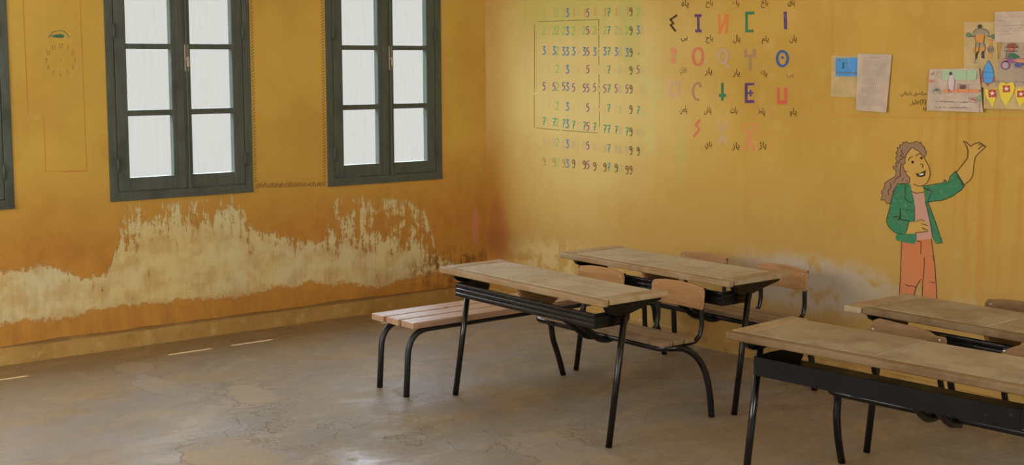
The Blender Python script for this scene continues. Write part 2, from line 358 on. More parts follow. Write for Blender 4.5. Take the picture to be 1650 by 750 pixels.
def tube(bm, pts, r, seg=12, flat=(1.0, 1.0)):
    P = [Vector(p) for p in pts]; rings = []
    T = [(P[min(i+1, len(P)-1)]-P[max(i-1, 0)]).normalized() for i in range(len(P))]
    ref = Vector((1, 0, 0)) if abs(T[0].x) < .8 else Vector((0, 0, 1))
    nrm = (ref-T[0]*ref.dot(T[0])).normalized()
    for p, t in zip(P, T):
        nrm = (nrm-t*nrm.dot(t)).normalized(); bn = t.cross(nrm)
        rings.append([bm.verts.new(p+nrm*math.cos(2*math.pi*k/seg)*r*flat[0]+bn*math.sin(2*math.pi*k/seg)*r*flat[1]) for k in range(seg)])
    for a, b_ in zip(rings, rings[1:]):
        for k in range(seg): bm.faces.new((a[k], a[(k+1) % seg], b_[(k+1) % seg], b_[k]))
    bm.faces.new(rings[0][::-1]); bm.faces.new(rings[-1])
def wall_with_holes(name, axis, at, thick, u0, u1, z1, holes, m):
    """wall slab in plane axis=at, from at to at+thick, with rectangular holes (ua, ub, za, zb)"""
    us = sorted({u0, u1, *[h[0] for h in holes], *[h[1] for h in holes]}); zs = sorted({0.0, z1, *[h[2] for h in holes], *[h[3] for h in holes]})
    bm = bmesh.new()
    def solid(i, j):
        if i < 0 or j < 0 or i >= len(us)-1 or j >= len(zs)-1: return False
        uc, zc = (us[i]+us[i+1])/2, (zs[j]+zs[j+1])/2
        return not any(h[0] < uc < h[1] and h[2] < zc < h[3] for h in holes)
    V = {}
    def v(u, z, d):
        k = (round(u, 5), round(z, 5), d)
        if k not in V: V[k] = bm.verts.new((at+thick*d, u, z) if axis == 'x' else (u, at+thick*d, z))
        return V[k]
    for i in range(len(us)-1):
        for j in range(len(zs)-1):
            if not solid(i, j): continue
            a, b_, c, d = us[i], us[i+1], zs[j], zs[j+1]
            for s in (0, 1): bm.faces.new((v(a, c, s), v(b_, c, s), v(b_, d, s), v(a, d, s)))
            if not solid(i-1, j): bm.faces.new((v(a, c, 0), v(a, d, 0), v(a, d, 1), v(a, c, 1)))
            if not solid(i+1, j): bm.faces.new((v(b_, c, 0), v(b_, d, 0), v(b_, d, 1), v(b_, c, 1)))
            if not solid(i, j-1): bm.faces.new((v(a, c, 0), v(b_, c, 0), v(b_, c, 1), v(a, c, 1)))
            if not solid(i, j+1): bm.faces.new((v(a, d, 0), v(b_, d, 0), v(b_, d, 1), v(a, d, 1)))
    return struct(obj(name, bm, m))
# ------------------------------------------------------------------ room
WZ0, WZ1 = .925, 2.80
WINS = [(-4.440, -3.474), (-2.899, -1.9325), (-1.3665, -.4075)]
wall_with_holes('wall_left', 'x', 0.0, -.07, RY-.28, 0.28, RZ, [(a+.012, b_-.012, WZ0+.012, WZ1-.012) for a, b_ in WINS], M['wall_left'])
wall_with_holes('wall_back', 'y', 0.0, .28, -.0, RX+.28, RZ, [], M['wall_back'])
wall_with_holes('wall_right', 'x', RX, .28, RY-.28, 0.0, RZ, [(c-wd/2, c+wd/2, 1.05, 2.85) for c, wd in FAR_FILL_WIN], M['wall'])
wall_with_holes('wall_front', 'y', RY, -.28, 0.0, RX, RZ, [(c-wd/2, c+wd/2, 1.05, 2.85) for c, wd in FRONT_FILL_WIN], M['wall'])
bm = bmesh.new(); box(bm, -.07, RX+.28, RY-.28, .28, -.2, 0.0); struct(obj('floor', bm, M['floor']))
bm = bmesh.new(); box(bm, -.07, RX+.28, RY-.28, .28, RZ, RZ+.2); struct(obj('ceiling', bm, M['ceiling']))
bm = bmesh.new(); box(bm, -.575, -.07, RY, 0.1, 2.90, 3.0); struct(obj('sun_cut_eave', bm, M['ceiling']))     # unseen eave added outside the windows, sized to cut the sun to slivers
def skirting(name, L, fn, h):
    bm = bmesh.new(); n = 60; pts = []
    for i in range(n+1):
        t = i/n*L; pts.append((t, h+random.uniform(-.006, .006), .020+random.uniform(-.003, .003)))
    prof = []
    for t, hh, d in pts: prof.append([bm.verts.new(fn(t, a, c)) for a, c in ((0, 0), (d, 0), (d, hh-.012), (d-.008, hh), (0, hh+.004))])
    for A, B in zip(prof, prof[1:]):
        for k in range(4): bm.faces.new((A[k], A[k+1], B[k+1], B[k]))
    bm.faces.new(prof[0]); bm.faces.new(prof[-1]); struct(obj(name, bm, M['skirting']))
skirting('baseboard_left', -RY, lambda t, d, z: (d, -t, z), .112)
skirting('baseboard_back', RX, lambda t, d, z: (t, -d, z), .085)

def window(n, ya, yb, latch=True):
    W = bpy.data.objects.new('window_%d' % n, None); COL.objects.link(W); W.location = (0, (ya+yb)/2, WZ0); W['kind'] = 'structure'
    hw = (yb-ya)/2; H = WZ1-WZ0; fx0, fx1 = -.06, .008
    bm = bmesh.new()
    box(bm, fx0, fx1, -hw, -hw+.052, 0, H, .004); box(bm, fx0, fx1, hw-.052, hw, 0, H, .004)
    box(bm, fx0, fx1+.002, -hw+.052, hw-.052, 0, .055, .004); box(bm, fx0, fx1, -hw+.052, hw-.052, H-.055, H, .004)
    box(bm, fx1-.004, fx1+.006, -hw, hw, 0, .022, .003)
    obj('frame', bm, M['frame'], W)
    z0, z1 = .058, H-.058
    rows = [(1.067, 1.450), (1.487, 1.866), (1.900, 2.282), (2.318, 2.690)]
    for s in (-1, 1):
        a, b_ = (-hw+.055, -.0035) if s < 0 else (.0035, hw-.055)
        pa, pb = (a+.075, b_-.060) if s < 0 else (a+.062, b_-.075)
        bm = bmesh.new()
        box(bm, -.045, .006, a, pa, z0, z1, .005); box(bm, -.045, .006, pb, b_, z0, z1, .005)
        cuts = [(z0, rows[0][0]-WZ0)]+[(rows[i][1]-WZ0, rows[i+1][0]-WZ0) for i in range(3)]+[(rows[3][1]-WZ0, z1)]
        for c, d in cuts: box(bm, -.042, .002, pa-.004, pb+.004, c, d, .005)
        if s < 0: box(bm, .004, .013, b_-.026, b_+.020, z0, z1, .004)     # cover strip over the meeting stiles
        sh = obj('sash', bm, M['frame'], W)
        bm = bmesh.new()
        for c, d in rows: box(bm, -.026, -.022, pa-.003, pb+.003, c-WZ0-.003, d-WZ0+.003)
        obj('pane', bm, M['pane'], sh)
    for s in (-1, 1):
        for zz in (.22, 1.05, 1.62):
            bm = bmesh.new(); tube(bm, [(fx1+.005, s*(hw-.055), zz-.045), (fx1+.005, s*(hw-.055), zz+.045)], .008, 10); obj('hinge', bm, M['frame'], W, True)
    bm = bmesh.new(); box(bm, .004, .012, .024, .052, .80, .97, .004)
    tube(bm, [(.012, .038, .88), (.034, .038, .88)], .008, 10); tube(bm, [(.032, .038, .89), (.034, .038, .83)], .009, 10)
    obj('latch', bm, M['latch'], W)
    bm = bmesh.new(); tube(bm, [(.012, .038, .06), (.012, .038, 1.6)], .006, 8); box(bm, .004, .022, .026, .052, .055, .085, .004); box(bm, .004, .02, .028, .05, .40, .425, .004)
    obj('bolt_rod', bm, M['frame'], W)
for i, (a, b_) in enumerate(WINS): window(i+1, a, b_)
def added_window(n, loc, rotz, wd):  # window frame added in an unseen wall to house a fill lamp
    W = bpy.data.objects.new('window_%d' % n, None); COL.objects.link(W); W.location = loc; W.rotation_euler = (0, 0, rotz); W['kind'] = 'structure'
    bm = bmesh.new(); h = wd/2
    for a, b_ in ((-h, -h+.05), (h-.05, h), (-.03, .03)): box(bm, -.03, .03, a, b_, 0, 1.8, .004)
    for c, d in ((0, .05), (.58, .61), (1.16, 1.19), (1.75, 1.8)): box(bm, -.028, .028, -h+.04, h-.04, c, d, .004)
    obj('frame', bm, M['frame'], W)
for i, (c, wd) in enumerate(FAR_FILL_WIN): added_window(4+i, (RX+.04, c, 1.05), 0, wd)
for i, (c, wd) in enumerate(FRONT_FILL_WIN): added_window(7+i, (c, RY-.04, 1.05), math.pi/2, wd)

# ------------------------------------------------------------------ school desks
def flute(y, z0, z1, t, n):
    """corrugated sheet profile (y, z), outer side first"""
    out = []
    for i in range(n*6+1):
        f = i/(n*6); out.append((y-.005*abs(math.sin(math.pi*n*f))**.6, z0+(z1-z0)*f))
    return out+[(y+t, z1), (y+t, z0)]
def arc(cx, cy, r, a0, a1, n=6): return [(cx+r*math.cos(math.radians(a0+(a1-a0)*i/n)), cy+r*math.sin(math.radians(a0+(a1-a0)*i/n))) for i in range(n+1)]
GOOD = [(-.178,.53),(.178,.53),(.185,.545),(.186,.618),(.172,.640),(.10,.650),(0,.653),(-.10,.650),(-.172,.640),(-.186,.618),(-.185,.545)]
BROKEN_A = [(-.185,.53),(.182,.53),(.186,.545),(.186,.618),(.176,.632),(.13,.633),(.10,.646),(.03,.655),(-.05,.659),(-.09,.663),(-.135,.667),(-.155,.658),(-.163,.632),(-.180,.612),(-.187,.575)]
BROKEN_B = [(-.182,.53),(.182,.53),(.186,.55),(.186,.625),(.17,.646),(.06,.652),(-.03,.655),(-.095,.650),(-.12,.640),(-.14,.630),(-.165,.610),(-.187,.585)]
def make_desk(label, cx, cy, rot, top, sy, board='top', fluted=True, backs=(GOOD, GOOD), ply='ply', long_batten=False, depth=.41, front=-.075, bdy=0.0, fdy=0.0, tdz=0.0, divider=True, tdep=.16, edge='edge'):
    D = thing('school_desk', label, 'desk', (cx, cy, 0), rot, 'two-seat school desks')
    dz = top-.70; zt, zb = top, top-.026
    yf, yr = front, front+depth
    # table top
    bm = bmesh.new(); box(bm, -.555, -.0028, yf+.047, yr-.015, zb, zt, .003); obj('top_board', bm, M[board], D)
    bm = bmesh.new(); box(bm, .0028, .555, yf+.047, yr-.018, zb, zt-.001, .003); obj('top_board', bm, M[board], D)
    bm = bmesh.new(); xl = -.575 if long_batten else -.645; box(bm, xl, .645, yf, yf+.041, zb-.006, zt, .009, 3); obj('front_rail', bm, M[edge], D)
    for s in (-1, 1):
        bm = bmesh.new(); y0 = yf-.012 if (long_batten and s < 0) else yf+.046
        a, c = (-.655, -.558) if s < 0 else (.558, .655)
        if long_batten and s < 0: box(bm, a-.01, -.578, y0, yr+.015, zb-.004, zt-.003, .006)
        else: box(bm, a+.008, c-.008, y0, yr+.012, zb, zt+.0005, .005)
        obj('end_batten', bm, M['batten'], D)
    # brackets below the ends of the top
    for s in (-1, 1):
        x0, x1 = sorted((s*.612, s*.586)); bm = bmesh.new()
        poly = [(-.022,.672+dz),(-.020,.655+dz),(-.005,.630+dz),(.028,.615+dz),(.075,.610+dz),(.130,.613+dz),(.20,.630+dz),(.325,.655+dz),(.333,.672+dz)]
        prism(bm, poly, 'x', x0, x1, .003)
        if fluted:
            for q in (.30, .62):
                pl = [(-.018+.03*q, .668+dz-.045*q), (.03+.02*q, .664+dz-.045*q), (.30-.17*q, .664+dz-.045*q+.0), (.30-.17*q, .657+dz-.045*q), (-.01+.03*q, .657+dz-.045*q)]
                prism(bm, pl, 'x', min(s*.608, s*.616), max(s*.608, s*.616), .002)
        obj('bracket', bm, M['black'], D)
    # front legs, leaning back to the bracket
    for s in (-1, 1):
        bm = bmesh.new(); tube(bm, [(s*.607, 0, 0), (s*.607, .098, .618+dz)], .0155, 14); obj('leg', bm, M['black'], D, True)
    # book tray
    bm = bmesh.new(); xl, xr, z0, z1 = -.525, .562, .552+tdz, .622+tdz
    if fluted: prism(bm, flute(-.048, z0, z1, .006, 3), 'x', xl, xr)
    else: box(bm, xl, xr, -.054, -.046, z0-.004, z1, .002)
    box(bm, xl, xr, -.046, tdep, z0, z0+.004)
    for s, x in ((-1, xl), (1, xr)):
        poly = [(-.05, z0), (tdep-.025, z0)]+arc(tdep-.025, z0+.035, .035, -90, 60, 7)+[(.06, z1+.002), (-.05, z1)]
        prism(bm, poly, 'x', x-.003, x+.003, .001)
        if fluted:
            for zz in (.566, .588, .610): tube(bm, [(x+s*.003, -.046, zz), (x+s*.003, .15, zz)], .005, 8)
    obj('book_tray', bm, M['black'] if fluted else M['smooth_black'], D)
    # wooden divider between the two places
    if divider:
     bm = bmesh.new(); prism(bm, [(-.06, zb-.001), (-.042, .640+dz), (-.020, .612+dz), (.03, .557), (.150, .557), (.215, .60+dz), (.26, zb-.001)], 'x', -.012, .012, .003); obj('divider', bm, M['divider'], D)
    # seat rail bent into the two rear legs
    rail = fillet([(-.584, .735+sy+fdy, 0), (-.584, .700+sy+fdy, .112), (-.584, .655+sy+fdy*.5, .225), (-.584, .648+sy+fdy*.2, .30), (-.580, .600+sy, .356), (-.55, .515+sy, .357), (.36, .515+sy, .357)], .05)
    bm = bmesh.new(); tube(bm, rail, .0165, 12); obj('leg', bm, M['black'], D, True)
    arcp = spline([(.30, .515+sy, .357), (.40, .518+sy, .357), (.45, .550+sy, .360), (.475, .625+sy+fdy*.3, .349), (.502, .682+sy+fdy*.7, .306), (.526, .718+sy+fdy, .230), (.540, .738+sy+fdy, .118), (.543, .750+sy+fdy, 0)])
    bm = bmesh.new(); tube(bm, arcp, .0165, 12); obj('leg', bm, M['black'], D, True)
    bm = bmesh.new(); tube(bm, [(-.45, .655+sy, .360), (.45, .655+sy, .360)], .013, 10)
    for x in (-.40, .40): box(bm, x-.015, x+.015, .48+sy, .69+sy, .366, .3745)
    obj('seat_bar', bm, M['black'], D)
    for x in (-.056, .046):
        bm = bmesh.new()
        tube(bm, spline([(x, .05, .540+tdz), (x, .16, .532+tdz), (x, .27+sy, .478), (x, .36+sy, .415), (x, .43+sy, .362), (x, .495+sy, .344), (x, .56+sy, .350), (x, .64+sy, .358)], 6), .018, 12, (.8, 1.0)); obj('link_bar', bm, M['black'], D, True)
    # seat slats
    for i in range(3):
        y0 = .477+sy+i*.0755; e = random.uniform(-.006, .006)
        bm = bmesh.new(); box(bm, -.475+e, .475+e, y0, y0+.066, .3745, .400, .005); obj('seat_slat', bm, M['seat'], D)
    # backrests on bent posts
    yb = .772+sy+bdy
    for c, shape in ((-.293, backs[0]), (.293, backs[1])):
        posts = []
        for u in (-.155, .155):
            pts = spline([(c+u, .640+sy, .3665), (c+u, .715+sy, .370), (c+u, .755+sy+bdy*.5, .395), (c+u, .772+sy+bdy, .445), (c+u, .772+sy+bdy, .52), (c+u, .784+sy+bdy, .635)], 6)
            bm = bmesh.new(); tube(bm, pts, .0125, 12); obj('backrest_post', bm, M['black'], D, True)
        n = 14; us = [min(p[0] for p in shape)+(max(p[0] for p in shape)-min(p[0] for p in shape))*i/n for i in range(n+1)]
        def rng(u):
            zs = []
            for (a, za), (b2, zb2) in zip(shape, shape[1:]+shape[:1]):
                if a != b2 and min(a, b2)-1e-9 <= u <= max(a, b2)+1e-9: zs.append(za+(zb2-za)*(u-a)/(b2-a))
            return min(zs), max(zs)
        us[0] += .002; us[-1] -= .002
        us = sorted(us+[p[0] for p in shape if us[0]+.004 < p[0] < us[-1]-.004 and min(abs(p[0]-q) for q in us) > .003])
        bm = bmesh.new(); cols = []
        def yy(u, z): return yb-.022+.018*(1-(u/.186)**2)*.55+(z-.53)*.10
        for u in us:
            lo, hi = rng(u); hi = max(hi, lo+.02)
            cols.append([[bm.verts.new((c+u, yy(u, lo+(hi-lo)*j/4)+t, lo+(hi-lo)*j/4)) for j in range(5)] for t in (-.006, .006)])
        for A, B in zip(cols, cols[1:]):
            for t in (0, 1):
                for j in range(4): bm.faces.new((A[t][j], B[t][j], B[t][j+1], A[t][j+1]))
            bm.faces.new((A[0][0], B[0][0], B[1][0], A[1][0])); bm.faces.new((A[0][4], B[0][4], B[1][4], A[1][4]))
        for E_ in (cols[0], cols[-1]):
            for j in range(4): bm.faces.new((E_[0][j], E_[1][j], E_[1][j+1], E_[0][j+1]))
        bmesh.ops.recalc_face_normals(bm, faces=bm.faces[:])
        be = [e for e in bm.edges if len(e.link_faces) == 2 and e.calc_face_angle(0) > .9]
        bmesh.ops.bevel(bm, geom=be, offset=.0025, segments=2, affect='EDGES', profile=.6)
        br = obj('backrest', bm, M[ply], D)
        for u in (-.155, .155):
            for z in (.618, .555):
                bm = bmesh.new(); y0 = yy(u, z)-.006
                bmesh.ops.create_uvsphere(bm, u_segments=10, v_segments=6, radius=.006 if z > .6 else .0045)
                bmesh.ops.scale(bm, vec=(1, .5, 1), verts=bm.verts); bmesh.ops.translate(bm, vec=(c+u, y0, z), verts=bm.verts)
                obj('bolt', bm, M['bolt'], br, True)
    return D
make_desk('pale-topped two-seat school desk nearest the windows, its front leg before the slatted bench', 2.856, -1.895, 0, .697, 0.0, depth=.40)
make_desk('dusty two-seat school desk along the back wall below the painted alphabet', 2.838, -1.030, 0, .692, -.045, depth=.43, front=-.095)
make_desk('two-seat school desk right in front of the painted woman, its wooden end batten sticking out', 4.856, -1.037, 0, .685, -.045, long_batten=True, edge='edge_shaded', board='top_brown_shaded', ply='ply_old', depth=.44, front=-.10)
make_desk('nearest two-seat school desk with smooth black tray and chipped backrests, cut by the right edge', 4.911, -1.873, 0.08, .69, 0.0, fluted=False, board='top_brown_shaded', backs=(BROKEN_A, BROKEN_B), ply='ply_old', depth=.44, front=-.085, bdy=-.075, fdy=-.06, tdz=-.02, divider=False, tdep=.27, edge='edge_shaded')
# ------------------------------------------------------------------ slatted bench along the left ends of the desks
B = thing('slatted_bench', 'long backless bench of three raw reddish planks on bent grey tube legs', 'bench', (1.988, -1.10, 0))
for i in range(3):
    x0 = -.188+i*.1290; bm = bmesh.new(); box(bm, x0, x0+.117, -1.035+.012*i, 1.03, .371, .405, .005); obj('seat_plank', bm, M['bench_wood'], B)
for x in (-.134, .130):
    path = fillet([(x, -1.022, 0), (x, -1.000, .352), (x, 0.0, .353)], .13, 9)
    bm = bmesh.new(); tube(bm, path, .0165, 14); obj('leg', bm, M['bench_metal'], B, True)
    path = fillet([(x, .985, 0), (x, .965, .352), (x, 0.0, .353)], .13, 9)
    bm = bmesh.new(); tube(bm, path, .0165, 14); obj('leg', bm, M['bench_metal'], B, True)
for y in (-.8, 0, .8):
    bm = bmesh.new(); box(bm, -.17, .17, y-.018, y+.018, .366, .3712); obj('cross_strap', bm, M['bench_metal'], B)

# ------------------------------------------------------------------ paint on the walls
class Art:
    """flat paint or paper shapes given in the coordinates of one close-up (origin, scale) and laid on a wall"""
    def __init__(s, place, ox=0, oy=0, sc=1.0, off=.0008): s.place, s.ox, s.oy, s.sc, s.off = place, ox, oy, sc, off
    def P(s, u, v, lay=0): return s.place(s.ox+u/s.sc, s.oy+v/s.sc, s.off+lay*.0004)
    def poly(s, bm, pts, lay=0, mi=0):
        V = [bm.verts.new(s.P(u, v, lay)) for u, v in pts]
        for t in tessellate_polygon([[Vector((u, v, 0)) for u, v in pts]]):
            try: f = bm.faces.new([V[i] for i in t]); f.material_index = mi
            except ValueError: pass
    def stroke(s, bm, pts, w, lay=0, mi=0, smooth=0, closed=False):
        p = [Vector((a, b_, 0)) for a, b_ in pts]
        if smooth: p = spline(p, smooth)
        n = len(p); L, Rr = [], []
        for i in range(n):
            a, c = (p[(i-1) % n], p[(i+1) % n]) if closed else (p[max(i-1, 0)], p[min(i+1, n-1)])
            d1 = (p[i]-a); d2 = (c-p[i]); d1 = d1.normalized() if d1.length > 1e-6 else d2.normalized(); d2 = d2.normalized() if d2.length > 1e-6 else d1
            t = (d1+d2); t = t.normalized() if t.length > 1e-3 else d1
            k = 1/max(.5, t.dot(d1)); q = Vector((-t.y, t.x, 0))*w*.5*k
            L.append(bm.verts.new(s.P(*(p[i]+q).xy, lay))); Rr.append(bm.verts.new(s.P(*(p[i]-q).xy, lay)))
        for i in range(n if closed else n-1):
            j = (i+1) % n; f = bm.faces.new((L[i], L[j], Rr[j], Rr[i])); f.material_index = mi
    def ring(s, bm, cx, cy, rx, ry, w, lay=0, mi=0, n=28):
        s.stroke(bm, [(cx+rx*math.cos(2*math.pi*i/n), cy+ry*math.sin(2*math.pi*i/n)) for i in range(n)], w, lay, mi, 0, True)
    def disc(s, bm, cx, cy, rx, ry, lay=0, mi=0, n=18):
        s.poly(bm, [(cx+rx*math.cos(2*math.pi*i/n), cy+ry*math.sin(2*math.pi*i/n)) for i in range(n)], lay, mi)
    def scrawl(s, bm, x0, x1, y, h, w, lay=0, mi=0, slope=0.0, gaps=.16):
        x = x0; run = []
        while x < x1:
            run.append((x, y+slope*(x-x0)+random.uniform(-h, h)*.5)); x += h*random.uniform(.35, .6)
            if random.random() < gaps:
                if len(run) > 1: s.stroke(bm, run, w, lay, mi)
                run = []; x += h*.8
        if len(run) > 1: s.stroke(bm, run, w, lay, mi)
# --- digits as pen strokes in a 1 x 1.6 box
DIG = {'0': [[(.5,0),(.1,.4),(.1,1.2),(.5,1.6),(.9,1.2),(.9,.4),(.5,0)]], '1': [[(.3,.5),(.75,0),(.65,1.6)],[(.3,1.6),(.95,1.55)]],
 '2': [[(.15,.35),(.4,0),(.8,.1),(.85,.5),(.5,1.0),(.1,1.55),(.95,1.5)]], '3': [[(.1,.05),(.85,.0),(.4,.6),(.85,.85),(.9,1.3),(.5,1.6),(.05,1.45)]],
 '4': [[(.7,0),(.1,1.05),(.95,1.0)],[(.7,.6),(.65,1.6)]], '5': [[(.95,.0),(.35,.05),(.25,.65),(.7,.65),(.85,1.05),(.6,1.5),(.1,1.6)]],
 '6': [[(.8,0),(.3,.6),(.15,1.2),(.5,1.6),(.85,1.25),(.6,.9),(.2,1.15)]], '7': [[(.1,.1),(.95,.0),(.6,.8),(.45,1.6)],[(.25,.78),(.95,.74)]],
 '8': [[(.5,.75),(.15,.4),(.5,0),(.85,.35),(.5,.75),(.1,1.2),(.5,1.6),(.9,1.2),(.5,.75)]], '9': [[(.85,.4),(.5,.75),(.15,.4),(.5,0),(.85,.3),(.9,1.0),(.65,1.6),(.2,1.55)]]}
def digit(art, bm, ch, cx, cy, w, h, t, lay=0, mi=0):
    for st in DIG[ch]:
        art.stroke(bm, [(cx+(a-.5)*w, cy+(b_/1.6-.5)*h) for a, b_ in st], t, lay, mi, 3)
BLUE, TEAL, LGREEN, PURPLE, PINK, DARK = (40, 116, 150), (58, 142, 104), (150, 176, 84), (134, 70, 112), (212, 128, 84), (86, 66, 40)
FAINT = (212, 150, 106); GREY = (176, 150, 118)
DC = {'1': (PINK, .68), '2': (LGREEN, .9), '3': (BLUE, .95), '4': (FAINT, .16), '5': (PURPLE, .9), '6': (FAINT, .2), '7': (TEAL, .9), '8': (GREY, .42), '9': (DARK, .85), '0': (LGREEN, .22)}
chart = thing('number_chart', 'painted chart of coloured numbers in rows, partly boxed by a thin line, beside the corner', 'wall painting', on_back(940, 280))
A = Art(on_back)
def child(name, bm, mats, root, label=None):
    o = obj(name, bm, mats, root); o.matrix_parent_inverse = Matrix.Translation(-Vector(root.location))
    if label: o['label'] = label
    return o
XT = [876.5, 892.7, 908, 924, 941.3, 958, 974.4, 992.7, 1010, 1028]; XU = [883.3, 898, 914, 932, 947, 964, 980.7, 999.3, 1016.3, 1034.7]
YL = [-7, 20.7, 49.3, 81.3, 111.3, 139, 170, 196, 228, 260]; YR = [-10, 18.7, 48.5, 84, 112.7, 144, 178, 213.7, 244.5, 275]
for r in range(0, 10):
    for c in range(10):
        num = r*10+c+1
        if r == 0 and c > 4: continue
        t = (XT[c]-876)/152; y = YL[r]+(YR[r]-YL[r])*t+random.uniform(-.8, .8); s = ('%d' % num)
        bm = bmesh.new(); mats = []
        tens, units = (s[:-1], s[-1])
        if tens and num < 100:
            cc, al = DC[tens]
            if r == 9: al *= (.45 if c < 3 else 1)
            if c < 4 and tens == '1': al *= .6
            mats.append(paint(cc, round(al, 2))); digit(A, bm, tens, XT[c], y, 5.4, 12.6, 1.6, 0, 0)
        if num < 100:
            cc, al = DC[units]
            if units == '1': al = .2
            mats.append(paint(cc, round(al, 2))); digit(A, bm, units, XU[c], y+.3, 5.4, 12.6, 1.6, 1, len(mats)-1)
        else:
            mats = [paint(FAINT, .3)]
            for k, ch in enumerate('100'): digit(A, bm, ch, 1026+6*k, y, 5, 12, 1.3, 0, 0)
        child('painted_number', bm, mats, chart)
bm = bmesh.new()
for a, b_ in (((861.3, 40), (861.2, 148)), ((860.8, 153), (861, 206)), ((867, 34.7), (887, 34.3)), ((888, 34.2), (910, 33.3)), ((913, 33.2), (964.8, 31.6)), ((964.8, 31.6), (965, 105)), ((965, 120), (966, 205)), ((864, 206.4), (902, 210)), ((905, 210.2), (963, 214.5))):
    A.stroke(bm, [a, b_], 1.0, 0)
child('box_line', bm, paint((104, 76, 40), .8), chart)

alpha = thing('alphabet_chart', 'painted chart of big coloured letter signs with small black Arabic names below each', 'wall painting', on_back(1180, 240))
T1, T2 = Art(on_back, 1060, 0, 6.817), Art(on_back, 1060, 100, 5.0)
def sign(color, art, strokes=(), rings=(), discs=(), al=.95):
    bm = bmesh.new()
    for i, (p, wd, sm) in enumerate(strokes): art.stroke(bm, p, wd, i % 4, 0, sm)
    for a in rings: art.ring(bm, *a, lay=4)
    for a in discs: art.disc(bm, *a, lay=5)
    child('painted_letter', bm, paint(color, al), alpha)
VIO, GRN, RED, LIL, GRY, BLU = (82, 52, 96), (34, 112, 72), (204, 92, 72), (192, 156, 130), (160, 122, 84), (30, 86, 130)
sign((40, 34, 20), T1, [([(212,165),(140,215),(170,255),(142,277),(197,345)], 22, 0)])
sign(VIO, T1, [([(402,172),(480,172)], 32, 0), ([(443,172),(446,340)], 28, 0), ([(410,340),(480,340)], 32, 0)])
sign((222, 112, 48), T1, [([(672,155),(678,372)], 24, 0), ([(680,362),(756,165)], 24, 0), ([(762,152),(752,374)], 24, 0)], al=.85)
sign(GRN, T1, [([(1060,142),(958,146)], 34, 0), ([(974,130),(974,356)], 28, 0), ([(960,343),(1053,340)], 28, 0)])
sign(VIO, T1, [([(1398,128),(1403,322)], 36, 0)])
sign((222, 124, 88), T1, discs=[(167,565,32,40), (165,663,25,40)], al=.8)
sign((214, 100, 78), T1, rings=[(440,622,54,93,26)], al=.9)
sign(LIL, T1, [([(725,680),(778,742)], 30, 0)], rings=[(715,620,50,70,30)], al=.6)
sign(GRY, T1, [([(965,540),(965,632)], 34, 0), ([(950,615),(1072,615)], 35, 0), ([(1058,632),(1058,538)], 32, 0), ([(1012,620),(1012,770)], 34, 0)], al=.9)
sign(BLU, T1, rings=[(1367,645,58,82,27)], discs=[(1367,632,16,16)])
sign(LIL, T2, [([(158,170),(180,155)], 14, 0)], rings=[(135,218,38,58,16)], al=.6)
sign(GRY, T2, [([(345,205),(338,175),(308,175),(286,210),(284,250),(300,295),(335,308)], 20, 4)], al=.85)
sign(GRN, T2, [([(520,168),(520,312)], 22, 0), ([(492,270),(550,270)], 26, 0)])
sign(VIO, T2, [([(712,172),(712,330)], 24, 0), ([(700,180),(777,178)], 20, 0), ([(705,320),(777,318)], 24, 0), ([(712,250),(770,250)], 14, 0), ([(747,225),(747,277)], 14, 0)])
sign((208, 84, 66), T2, [([(972,205),(972,338)], 22, 0), ([(1030,205),(1030,338)], 22, 0), ([(962,326),(1041,326)], 34, 0)], al=.9)
sign((216, 96, 78), T2, [([(340,462),(305,508),(335,540),(290,602)], 18, 0)], al=.85)
sign(LIL, T2, [([(485,475),(498,530),(520,555),(548,525),(555,475)], 17, 3), ([(488,662),(520,600),(556,662)], 17, 3), ([(520,490),(520,650)], 6, 0)], al=.6)
sign((222, 124, 84), T2, [([(697,490),(705,540),(735,570),(765,540),(772,490)], 14, 3), ([(698,626),(768,626)], 14, 0), ([(735,570),(735,660)], 14, 0), ([(695,714),(710,675),(735,655),(760,675),(771,722)], 14, 3)], al=.8)
# Arabic: joined letter forms in drawing order
FORMS = {'ا': (0xFE8D,0xFE8E),'أ': (0xFE83,0xFE84),'ر': (0xFEAD,0xFEAE),'ز': (0xFEAF,0xFEB0),'ژ': (0xFB8A,0xFB8B),'و': (0xFEED,0xFEEE),
 'ب': (0xFE8F,0xFE90,0xFE91,0xFE92),'ت': (0xFE95,0xFE96,0xFE97,0xFE98),'ج': (0xFE9D,0xFE9E,0xFE9F,0xFEA0),'ح': (0xFEA1,0xFEA2,0xFEA3,0xFEA4),'خ': (0xFEA5,0xFEA6,0xFEA7,0xFEA8),
 'س': (0xFEB1,0xFEB2,0xFEB3,0xFEB4),'ش': (0xFEB5,0xFEB6,0xFEB7,0xFEB8),'ص': (0xFEB9,0xFEBA,0xFEBB,0xFEBC),'ط': (0xFEC1,0xFEC2,0xFEC3,0xFEC4),'ع': (0xFEC9,0xFECA,0xFECB,0xFECC),'غ': (0xFECD,0xFECE,0xFECF,0xFED0),
 'ق': (0xFED5,0xFED6,0xFED7,0xFED8),'ل': (0xFEDD,0xFEDE,0xFEDF,0xFEE0),'م': (0xFEE1,0xFEE2,0xFEE3,0xFEE4),'ن': (0xFEE5,0xFEE6,0xFEE7,0xFEE8),'ه': (0xFEE9,0xFEEA,0xFEEB,0xFEEC),'ي': (0xFEF1,0xFEF2,0xFEF3,0xFEF4)}
def arabic(word):
    out = []
    for i, ch in enumerate(word):
        if ch not in FORMS: out.append(ch); continue
        f = FORMS[ch]; prev = i > 0 and word[i-1] in FORMS and len(FORMS[word[i-1]]) == 4; nxt = len(f) == 4 and i+1 < len(word) and word[i+1] in FORMS
        out.append(chr(f[3] if (prev and nxt) else f[2] if nxt else f[1] if prev else f[0]))
    return ''.join(reversed(out))
